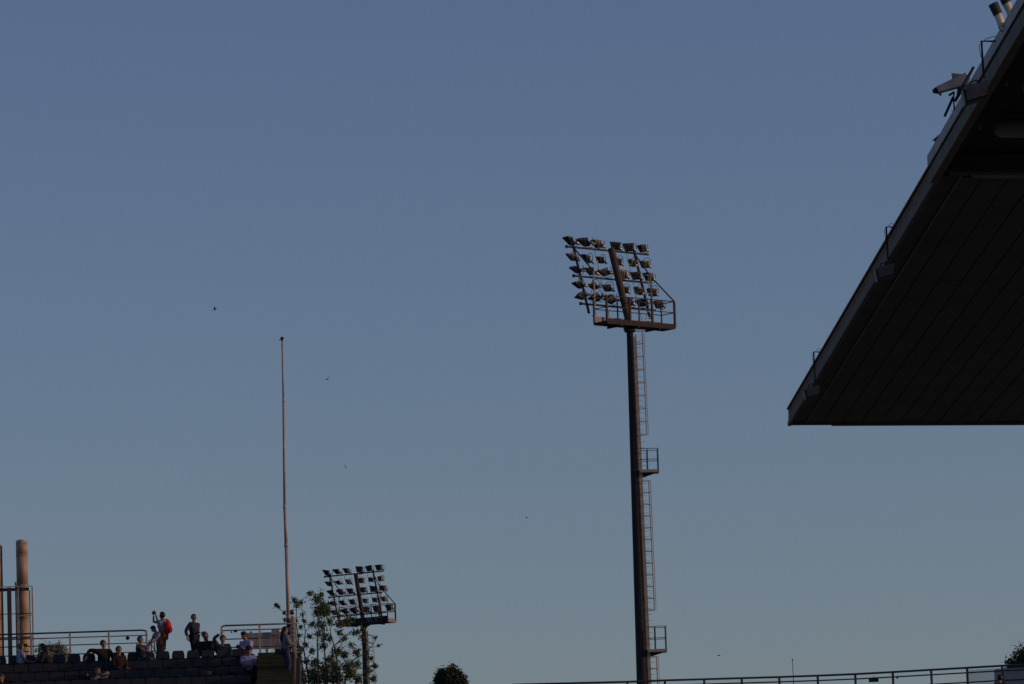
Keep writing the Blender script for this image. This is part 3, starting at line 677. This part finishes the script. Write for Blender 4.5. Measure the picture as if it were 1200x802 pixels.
m.hexa([q[1]-u*.03,q[2]-u*.03,q[2]+u*.03,q[1]+u*.03,q[0]-u*.03,q[3]-u*.03,q[3]+u*.03,q[0]+u*.03]); m.build('bracket_plate', M['rust'], hr)
# camera-like bracket lower on the edge
dB = atz(1100,172,ZC+.38).y
def bp_(px, py): return at(px, py, dB)
eb = empty('edge_bracket', bp_(1097,172), 'small black angular bracket sticking out of the canopy edge below the horn', 'bracket')
m = MB(); m.box((bp_(1098.5,164)), (.075,.1,.06), (V(.8,0,.6),V(0,1,0),V(-.6,0,.8))); m.build('head', M['black'], eb)
m = MB(); m.tube([bp_(1093,165),bp_(1101,158.5)],.012,5); m.build('arm', M['black'], eb)
m = MB(); m.tube([bp_(1097,165),bp_(1095.5,173),bp_(1095.5,180)],[.025,.018,.013],6); m.build('stem', M['horn'], eb)
# spotlights above the edge
for (bx_, by_, mx_, my_, tx_, ty_, lb) in ((1174.5,31,1169.5,17,1163.5,4.5,'cream cylindrical spotlight with a dark hood, lower of the two above the canopy edge'),
                                   (1185,17,1179.5,4,1174,-9,'cream cylindrical spotlight with a dark hood, upper one cut by the top edge')):
    dV = atz(1176,26,ZC+.42).y+.1; q = [at(bx_,by_,dV),at(mx_,my_,dV),at(tx_,ty_,dV)]; kk = dV/F
    root = empty('roof_spotlight', q[0], lb, 'spotlight', 'cylindrical spotlights on the canopy edge')
    m = MB(); m.tube([q[0],q[1]],[4.0*kk,5.2*kk],16); m.build('body', M['cream'], root, False)
    m = MB(); m.tube([q[1]-(q[2]-q[1])*.02,q[2]],[5.7*kk,6.0*kk],16,False); m.tube([q[1],q[1]+(q[2]-q[1])*.3],[5.3*kk,5.3*kk],16); m.build('hood', M['lamp'], root)
    m = MB(); m.tube([q[0]+V(-.06,0,.06),q[0]+V(-.03,0,-.06),q[0]+V(.06,0,-.08)],.012,5); m.build('bracket', M['alu'], root)

# ------------------------------------------------------------------ birds
def bird(px, py, D, span, roll_, head, label, up=.25):
    c = at(px, py, D); root = empty('bird', c, label, 'bird', 'swifts in the evening sky')
    q = Matrix.Rotation(head, 3, 'Z') @ Matrix.Rotation(roll_, 3, 'Y'); X, Y, Z = q @ V(1,0,0), q @ V(0,1,0), q @ V(0,0,1)
    m = MB(); m.ell(c, (.02,.055,.018), (X,Y,Z), 8, 6); m.tube([c-Y*.04, c-Y*.10],[.014,.005],5); m.build('body', M['bird'], root, True)
    for s in (-1,1):
        h = span/2; a = [c+Y*.02, c+X*s*h*.45+Z*h*up+Y*.025, c+X*s*h+Z*h*up*1.3-Y*.06, c+X*s*h*.4+Z*h*up-Y*.025, c-Y*.03]
        m = MB(); m._add([p_+Z*.006 for p_ in a]+[p_-Z*.006 for p_ in a],[(0,1,3,4),(1,2,3),(9,8,6,5),(8,7,6),(0,5,6,1),(1,6,7,2),(2,7,8,3),(3,8,9,4)]); m.build('wing', M['bird'], root)
bird(251.5,363,190,.20,.2,1.2,'swift with spread wings high above the left end of the stand', .7)
bird(384,445,180,.20,-.5,.2,'swift gliding to the right of the flagpole top', .5)
bird(404.5,547,200,.18,1.2,.1,'tiny swift banking steeply right of the flagpole at mid height', .2)
bird(617,607,220,.10,.3,.6,'tiny distant swift left of the tall floodlight tower', .3)
bird(842,768.5,230,.09,.2,1.4,'tiny distant swift low over the right railing near the tall tower', .3)

# ------------------------------------------------------------------ people
pending = []
def skin_obj(name, nodes, edges, mt, parent, extra=None):
    me = bpy.data.meshes.new(name); me.from_pydata([n_[0] for n_ in nodes], edges, []); me.materials.append(mt)
    o = bpy.data.objects.new(name, me); col.objects.link(o); o.parent = parent
    sm = o.modifiers.new('s', 'SKIN'); sm.use_smooth_shade = True
    for i, n_ in enumerate(nodes):
        d = me.skin_vertices[0].data[i]; r_ = n_[1]; d.radius = (r_, r_) if not isinstance(r_, tuple) else r_; d.use_root = (i == 0)
    ss = o.modifiers.new('u', 'SUBSURF'); ss.levels = ss.render_levels = 1
    pending.append((o, extra)); return o
def ik(S, W, l1, l2, pole):
    S, W = Vector(S), Vector(W); d = W-S; L = d.length
    if L > (l1+l2)*.99: W = S+d.normalized()*(l1+l2)*.99; d = W-S; L = d.length
    a = (l1*l1-l2*l2+L*L)/(2*L); h = sqrt(max(1e-5, l1*l1-a*a)); dn_ = d.normalized()
    pl_ = Vector(pole); pl_ = (pl_-dn_*pl_.dot(dn_)).normalized()
    return S+dn_*a+pl_*h, W
def person(px, py, Y, face, label, sit=True, scale=1.0, lean=(0,0), head=(0,0), wl=None, wr=None, shirt=(.03,.03,.04), trousers=(.03,.03,.05),
           hair='hair_k', long_=False, sleeves=1, skin='skin', ankles=None, cap=None, collar=None, shorts=False, pole=(0,-1,-.4), shoes=(.03,.03,.03), pxl=.5, poler=None):
    scale *= 1.08; poler = poler or pole
    hz = .50 if sit else .93
    u_ = V(lean[0], lean[1], 1).normalized(); Pv = V(0,0,hz); f = V(0,1,0)
    hd = (u_+V(head[0],head[1],0)).normalized()
    nb = Pv+u_*.50; nk = Pv+u_*.55; H0 = nk+hd*.07+f*.015; H1 = nk+hd*.145+f*.02; H2 = nk+hd*.205+f*.012
    top = nk+hd*.27
    rot = Matrix.Rotation(face, 3, 'Z'); tp_ = at(px, py, Y)
    loc = tp_-rot@(top*scale)
    root = empty('person', loc, label, 'person', None)
    root.rotation_euler = (0,0,face); root.scale = (scale,)*3
    sk = M[skin]
    shl, shr = Pv+u_*.455-V(.20,0,0), Pv+u_*.455+V(.20,0,0)
    wl = Vector(wl) if wl else (V(-.14,.30,hz+.10) if sit else V(-.28,.08,.85))
    wr = Vector(wr) if wr else (V(.14,.30,hz+.10) if sit else V(.28,.08,.85))
    el, wl = ik(shl, wl, .29, .26, V(-pxl,*pole[1:])); er, wr = ik(shr, wr, .29, .26, V(pxl,*poler[1:]))
    an = ankles or ([(-.13,.42,.09),(.13,.45,.09)] if sit else [(-.13,0,.09),(.13,.06,.09)])
    hl, hrr = Pv+V(-.10,0,-.03), Pv+V(.10,0,-.03)
    kl, al = ik(hl, an[0], .45 if sit else .425, .43 if sit else .40, (0,1,.6) if sit else (0,1,0)); kr, ar = ik(hrr, an[1], .45 if sit else .425, .43 if sit else .40, (0,1,.6) if sit else (0,1,0))
    nodes = [(Pv,.12),(Pv+u_*.17,.115),(Pv+u_*.35,.14),(nb,.07),(nk,.056),(H0,.072),(H1,.098),(H2,.078),
             (shl,.062),(el,.042),(wl,.030),(shr,.062),(er,.042),(wr,.030),(hl,.095),(kl,.060),(al,.042),(hrr,.095),(kr,.060),(ar,.042)]
    edges = [(0,1),(1,2),(2,3),(3,4),(4,5),(5,6),(6,7),(2,8),(8,9),(9,10),(2,11),(11,12),(12,13),(0,14),(14,15),(15,16),(0,17),(17,18),(18,19)]
    ex = MB()
    for e, w_, s in ((el,wl,-1),(er,wr,1)):                  # hands: palm, four bent fingers of unequal length, thumb
        d = (w_-e).normalized(); sd_ = d.cross(V(0,0,1)); sd_ = sd_.normalized() if sd_.length > .1 else V(1,0,0); nn = sd_.cross(d)
        pc = w_+d*.055; ex.box(pc,(.080,.028,.095),(sd_,nn,d))
        for k_2, ln in enumerate((.065,.078,.072,.056)):
            b0 = w_+d*.10+sd_*(-.03+.02*k_2); ex.tube([b0-d*.01, b0+d*ln*.5-nn*.004, b0+d*ln*.85-nn*.02],[.010,.009,.007],5)
        b0 = w_+d*.035+sd_*.04*s; ex.tube([b0, b0+sd_*.03*s+d*.03, b0+sd_*.038*s+d*.06],[.013,.011,.008],5)
    hx = V(1,0,0); hf = hx.cross(hd)*-1
    hf = (f-hd*f.dot(hd)).normalized()
    ex.hexa([H1+hf*.095-hx*.018-hd*.03,H1+hf*.095+hx*.018-hd*.03,H1+hf*.08+hx*.014-hd*.03,H1+hf*.08-hx*.014-hd*.03,H1+hf*.10-hx*.007+hd*.02,H1+hf*.10+hx*.007+hd*.02,H1+hf*.08+hx*.007+hd*.02,H1+hf*.08-hx*.007+hd*.02])
    ex.box(H1+hf*.092-hd*.058,(.05,.01,.012),(hx,hf,hd))
    for s in (-1,1):
        ex.ell(H1+hx*s*.088-hd*.005,(.012,.02,.032),(hx,hf,hd),6,5); ex.ell(H1+hx*s*.034+hf*.088+hd*.012,(.014,.01,.008),(hx,hf,hd),6,4)
    skin_obj('body', nodes, edges, sk, root, ex)
    # clothing
    e2l, e2r = (wl-(wl-el).normalized()*.02, wr-(wr-er).normalized()*.02)
    if sleeves: sn = [(el,.07),(e2l,.052)], [(er,.07),(e2r,.052)]
    else: sn = [(shl.lerp(el,.6),.066)], [(shr.lerp(er,.6),.066)]
    nd = [(Pv+u_*.02,.17),(Pv+u_*.17,.165),(Pv+u_*.35,.185),(nb+u_*.005,.09),(shl,.098)]+sn[0]; k1 = len(nd); nd += [(shr,.098)]+sn[1]
    ed = [(0,1),(1,2),(2,3),(2,4)]+[(4+i,5+i) for i in range(len(sn[0]))]+[(2,k1)]+[(k1+i,k1+1+i) for i in range(len(sn[1]))]
    skin_obj('shirt' if not sleeves or collar else 'jacket', nd, ed, cloth(shirt), root)
    def leg(k_3, a_):
        return [(k_3,.092),(a_+(k_3-a_).normalized()*.05,.072)] if not shorts else [(k_3+(V(0,0,.02)),.095)]
    l1, l2 = leg(kl,al), leg(kr,ar)
    nd = [(Pv-u_*.01,.14),(hl,.115)]+l1; k1 = len(nd); nd += [(hrr,.115)]+l2
    ed = [(0,1)]+[(1+i,2+i) for i in range(len(l1))]+[(0,k1)]+[(k1+i,k1+1+i) for i in range(len(l2))]
    skin_obj('shorts' if shorts else 'trousers', nd, ed, cloth(trousers), root)
    for a_ in (al, ar):
        m = MB(); m.ell(a_+V(0,.07,-.035),(.05,.14,.05),nu=10,nv=6,fn=lambda x,y,z:(x,y,max(z,-.7))); m.build('shoe', cloth(shoes), root, True, (0,0,0))
    # hair cap
    hm = M[hair]; m = MB()
    m.ell(H1+hd*.025-hf*.02,(.108,.118,.118),(hx,hf,hd),14,10,fn=lambda x,y,z:(x,y*(1 if y < .3 or z > .55 else .55),z if (y < .2 or z > .2) else .2+z*.1))
    if long_:
        m.tube([H1-hf*.05+hd*.03, H1-hf*.09-hd*.10, nb-hf*.12-V(0,0,.10), nb-hf*.11-V(0,0,.26)],[.09,.10,.085,.03],10)
    m.build('hair', hm, root, True, (0,0,0))
    if cap:
        m = MB(); m.ell(H1+hd*.05,(.114,.124,.10),(hx,hf,hd),14,8,fn=lambda x,y,z:(x,y,max(z,-.05))); m.box(H1+hf*.15+hd*.045,(.15,.12,.015),(hx,hf,hd)); m.build('cap', cloth(cap), root, True, (0,0,0))
    if collar:
        m = MB(); m.hexa([nb+V(-.02,.115,-.30),nb+V(.02,.115,-.30),nb+V(.02,.125,-.30),nb+V(-.02,.125,-.30),nb+V(-.05,.08,.0),nb+V(.05,.08,.0),nb+V(.05,.10,.0),nb+V(-.05,.10,.0)]); m.build('shirt_front', cloth(collar), root, loc=(0,0,0))
    return root, (wl, wr, nb, Pv), rot, loc, scale
LF, RT, CAMF, AWAY = pi/2, -pi/2, pi, 0.0
yt = DS-.18
NAVY, BLACK, LAV = (.035,.04,.07), (.025,.025,.028), (.36,.36,.55)
person(-2, 771, yt+.1, CAMF+.5, 'seated person at the left picture edge with a white sleeve, mostly out of view', shirt=(.7,.68,.66), wr=(-.25,.3,.75), wl=(-.4,.1,.9))
person(25, 754.5, yt+.1, RT+.35, 'seated person in a pale violet shirt in front of the flue pipe', shirt=(.30,.31,.50), sleeves=0, hair='hair_b', lean=(0,.05), wl=(-.1,.35,.6), wr=(.1,.38,.66), trousers=BLACK)
person(49, 755, yt+.15, LF-.3, 'hunched person with long dark hair and black top, facing left', scale=1.12, shirt=BLACK, long_=True, lean=(0,.38), head=(0,-.1), ankles=[(-.1,.75,.35),(.1,.8,.30)], trousers=(.07,.07,.09), wl=(-.3,.4,.7), wr=(.3,.4,.7))
person(120.5, 750.5, yt+.1, CAMF+.35, 'seated person in black stretching one arm left along the railing', shirt=BLACK, hair='hair_b', wr=(.62,-.1,.78), wl=(-.18,.25,.75), pole=(0,-1,-.5), poler=(0,-.3,.8), lean=(.1,0), scale=1.1)
person(139, 757.5, DS-.9, CAMF+.5, 'seated person in a dark maroon top just right of the black clothed one', shirt=(.035,.020,.024), hair='hair_b', sleeves=1, scale=1.1)
person(164, 745.8, yt+.15, RT-.55, 'seated man in a dark short sleeved shirt by the rounded end of the left rail', shirt=NAVY, sleeves=0, wl=(-.1,.42,.78), wr=(.12,.45,.72), trousers=(.05,.06,.10), lean=(0,-.08), scale=1.03)
person(177.5, 735, DS+.9, LF+.5, 'bending person in a blue grey shirt behind the man with the red backpack', sit=False, shirt=(.26,.27,.33), lean=(.05,.35), head=(0,.6), wl=(-.2,.6,.9), wr=(.2,.55,.85), trousers=(.05,.045,.05), hair='hair_k', sleeves=0, scale=.93)
r8 = person(190, 717.5, DS+1.0, LF-.55, 'standing man wearing a red backpack and raising a phone to take a picture', sit=False, shirt=(.24,.25,.28), trousers=(.16,.10,.075), skin='skind', hair='hair_k', wl=(-.12,.30,1.66), wr=(.04,.32,1.68), sleeves=0, shorts=True, lean=(0,.02), scale=1.0, pole=(0,.2,-1), pxl=.1)
r9 = person(227, 720, DS+1.0, RT-.75, 'standing person in a navy jacket and black trousers with hands at the waist', sit=False, shirt=NAVY, trousers=BLACK, hair='hair_b', wl=(-.02,.24,1.08), wr=(.36,.02,.92), ankles=[(-.16,0,.09),(.17,.05,.09)])
person(239.5, 740.8, DS+.35, CAMF+.3, 'seated broad backed man in a black jacket right of the standing one', shirt=BLACK, hair='hair_g', lean=(.22,.12), head=(.05,.15), wl=(-.25,.3,.5), wr=(.25,.3,.5), trousers=BLACK, scale=1.2)
person(261, 744.5, DS+.25, CAMF, 'seated man in a dark open suit jacket with one hand raised behind the head', shirt=(.04,.042,.055), hair='hair_b', collar=(.30,.30,.33), wr=(.08,.02,1.36), wl=(-.22,.28,.50), trousers=BLACK, pole=(0,0,-.5), scale=1.08)
person(284.5, 741, DS+.45, LF+.85, 'seated dark haired person in a lavender shirt looking down at a phone', shirt=LAV, sleeves=0, head=(0,.35), lean=(0,.14), wl=(-.1,.36,.78), wr=(.08,.36,.78), scale=1.12, trousers=(.04,.04,.06))
person(291.5, 757.5, DS-1.05, CAMF+.1, 'seated person in a dark cap and lavender shirt with pale shoes, in the second row', shirt=LAV, sleeves=0, cap=(.03,.03,.07), wl=(-.12,.42,.68), wr=(.10,.42,.68), lean=(0,.2), trousers=BLACK, shoes=(.35,.33,.32), scale=1.15, ankles=[(-.1,.38,.05),(.12,.40,.05)])
person(334, 734.5, DS-2.2, RT+.3, 'standing long haired person in grey blue top and jeans beside the flagpole', sit=False, shirt=(.18,.19,.25), trousers=(.05,.06,.12), long_=True, wl=(-.26,.15,.85), wr=(.15,.3,1.15), scale=1.0, shoes=(.12,.08,.07), ankles=[(-.1,0,.09),(.1,.04,.09)])
for (px, py, fc, hr_, sh, lb) in ((100.5,788,AWAY,'hair_k',BLACK,'dark haired spectator low at the bottom edge, left of the grey armed one'),
     (114,783,CAMF+.6,'hair_b',(.14,.14,.17),'spectator with raised grey sleeves below the person stretching an arm'),
     (210,791.5,RT+.4,'hair_b',(.10,.05,.045),'spectator whose head just shows at the bottom edge under the empty top row seats'),
     (246.5,783.5,LF+.7,'hair_k',(.07,.04,.045),'spectator in dark maroon in the third row under the broad backed man'),
     (272.5,784,AWAY-.4,'hair_k',(.08,.05,.12),'spectator in dark violet in the third row left of the capped person'),
     (1.5,790,CAMF-.4,'hair_b',(.12,.05,.04),'spectator at the bottom left corner, head only')):
    person(px, py, DS-1.75, fc, lb, shirt=sh, hair=hr_, sleeves=1, wl=(-.1,.30,1.12) if sh[0] == .14 else None, wr=(.1,.30,1.05) if sh[0] == .14 else None, scale=1.12)
person(1171.5, 791, P[11].y-1.2, AWAY+.3, 'dark haired spectator in front of the right end of the lower railing', shirt=BLACK, hair='hair_k', sit=False, scale=.95)
# phones and backpack
def hold(rec, side, sz, name, label, cat, off=(0,0,0), mt='black'):
    root, (wl, wr, nb, Pv), rot, loc, s = rec; q = loc+rot@((wl if side < 0 else wr)*s+Vector(off))
    m = MB(); m.box((0,0,0), sz); m.box((0,-sz[1]*.55,0),(sz[0]*.9,.002,sz[2]*.9)); o = m.build(name, M[mt], None, False, q); o.rotation_euler = (0,0,root.rotation_euler.z); tag(o, label, cat); return o
root, (wl, wr, nb, Pv), rot, loc, s = r8
q = loc+rot@((wl+wr)*.5*s+V(0,.03,.09)); m = MB(); m.box((0,0,0),(.24,.012,.085)); o = m.build('smartphone', M['black'], None, False, q); o.rotation_euler = (0,0,root.rotation_euler.z); tag(o,'dark smartphone held up in both hands by the backpacker','phone')
bpk = empty('backpack', loc+rot@V(0,-.20,1.32), 'bright red backpack worn by the standing man taking a picture', 'backpack'); bpk.rotation_euler = (0,0,root.rotation_euler.z)
RED = cloth((.62,.03,.03))
m = MB(); m.ell((0,-.04,-.02),(.15,.13,.27),nu=16,nv=12,fn=lambda x,y,z:(x*(1-.1*z),min(y,.6)*(1.05-.15*z),z)); m.build('bag', RED, bpk, True, (0,0,0))
m = MB(); m.ell((0,-.15,-.12),(.12,.06,.13),nu=12,nv=8); m.build('front_pocket', cloth((.40,.02,.03)), bpk, True, (0,0,0))
for sx in (-1,1):
    m = MB(); m.tube([(sx*.12,.0,.24),(sx*.13,.12,.30),(sx*.14,.30,.20),(sx*.16,.33,.02),(sx*.17,.2,-.18),(sx*.13,.02,-.24)],.025,6); m.build('strap', RED, bpk, True, (0,0,0))
q = at(279.5,757.5,DS+.1); m = MB(); m.box((0,0,0),(.16,.012,.08),(V(.8,0,-.6),V(0,1,0),V(.6,0,.8))); o = m.build('smartphone', M['black'], None, False, q); tag(o,'dark smartphone in the hands of the person in the lavender shirt','phone')
q = at(273,773,DS-.05); bg_ = empty('shoulder_bag', q, 'black bag set down between the suited man and the one in lavender', 'bag')
m = MB(); m.hexa([(-.22,-.12,-.25),(.22,-.12,-.25),(.22,.12,-.25),(-.22,.12,-.25),(-.19,-.10,.17),(.19,-.10,.17),(.19,.10,.17),(-.19,.10,.17)]); m.build('bag', M['black'], bg_, False, (0,0,0))
m = MB(); m.bx(-.20,.20,-.135,-.12,-.02,.10); m.build('flap', M['lamp'], bg_, False, (0,0,0))
q = at(325.5,763,DS-2.3); hb = empty('handbag', q, 'black handbag hanging beside the long haired person on the stairs', 'bag')
m = MB(); m.hexa([(-.14,-.06,-.16),(.14,-.06,-.16),(.14,.06,-.16),(-.14,.06,-.16),(-.10,-.03,.08),(.10,-.03,.08),(.10,.03,.08),(-.10,.03,.08)]); m.build('bag', M['black'], hb, False, (0,0,0))
m = MB(); m.tube([(-.08,0,.08),(-.05,0,.25),(.02,0,.32),(.08,0,.25),(.08,0,.08)],.012,5); m.build('handle', M['black'], hb, False, (0,0,0))

bpy.context.view_layer.update()
dg = bpy.context.evaluated_depsgraph_get()
done = []
for o, ex in pending:
    me = bpy.data.meshes.new_from_object(o.evaluated_get(dg)); done.append(me)
for (o, ex), me in zip(pending, done):
    mt = o.data.materials[0]; o.modifiers.clear()
    if ex:
        bm = bmesh.new(); bm.from_mesh(me); k_ = len(bm.verts)
        vv = [bm.verts.new(v) for v in ex.v]
        for f in ex.f:
            try: bm.faces.new([vv[i] for i in f]).smooth = True
            except ValueError: pass
        bm.to_mesh(me); bm.free()
    old = o.data; o.data = me
    if not me.materials: me.materials.append(mt)
    for p_ in me.polygons: p_.use_smooth = True
    bpy.data.meshes.remove(old)
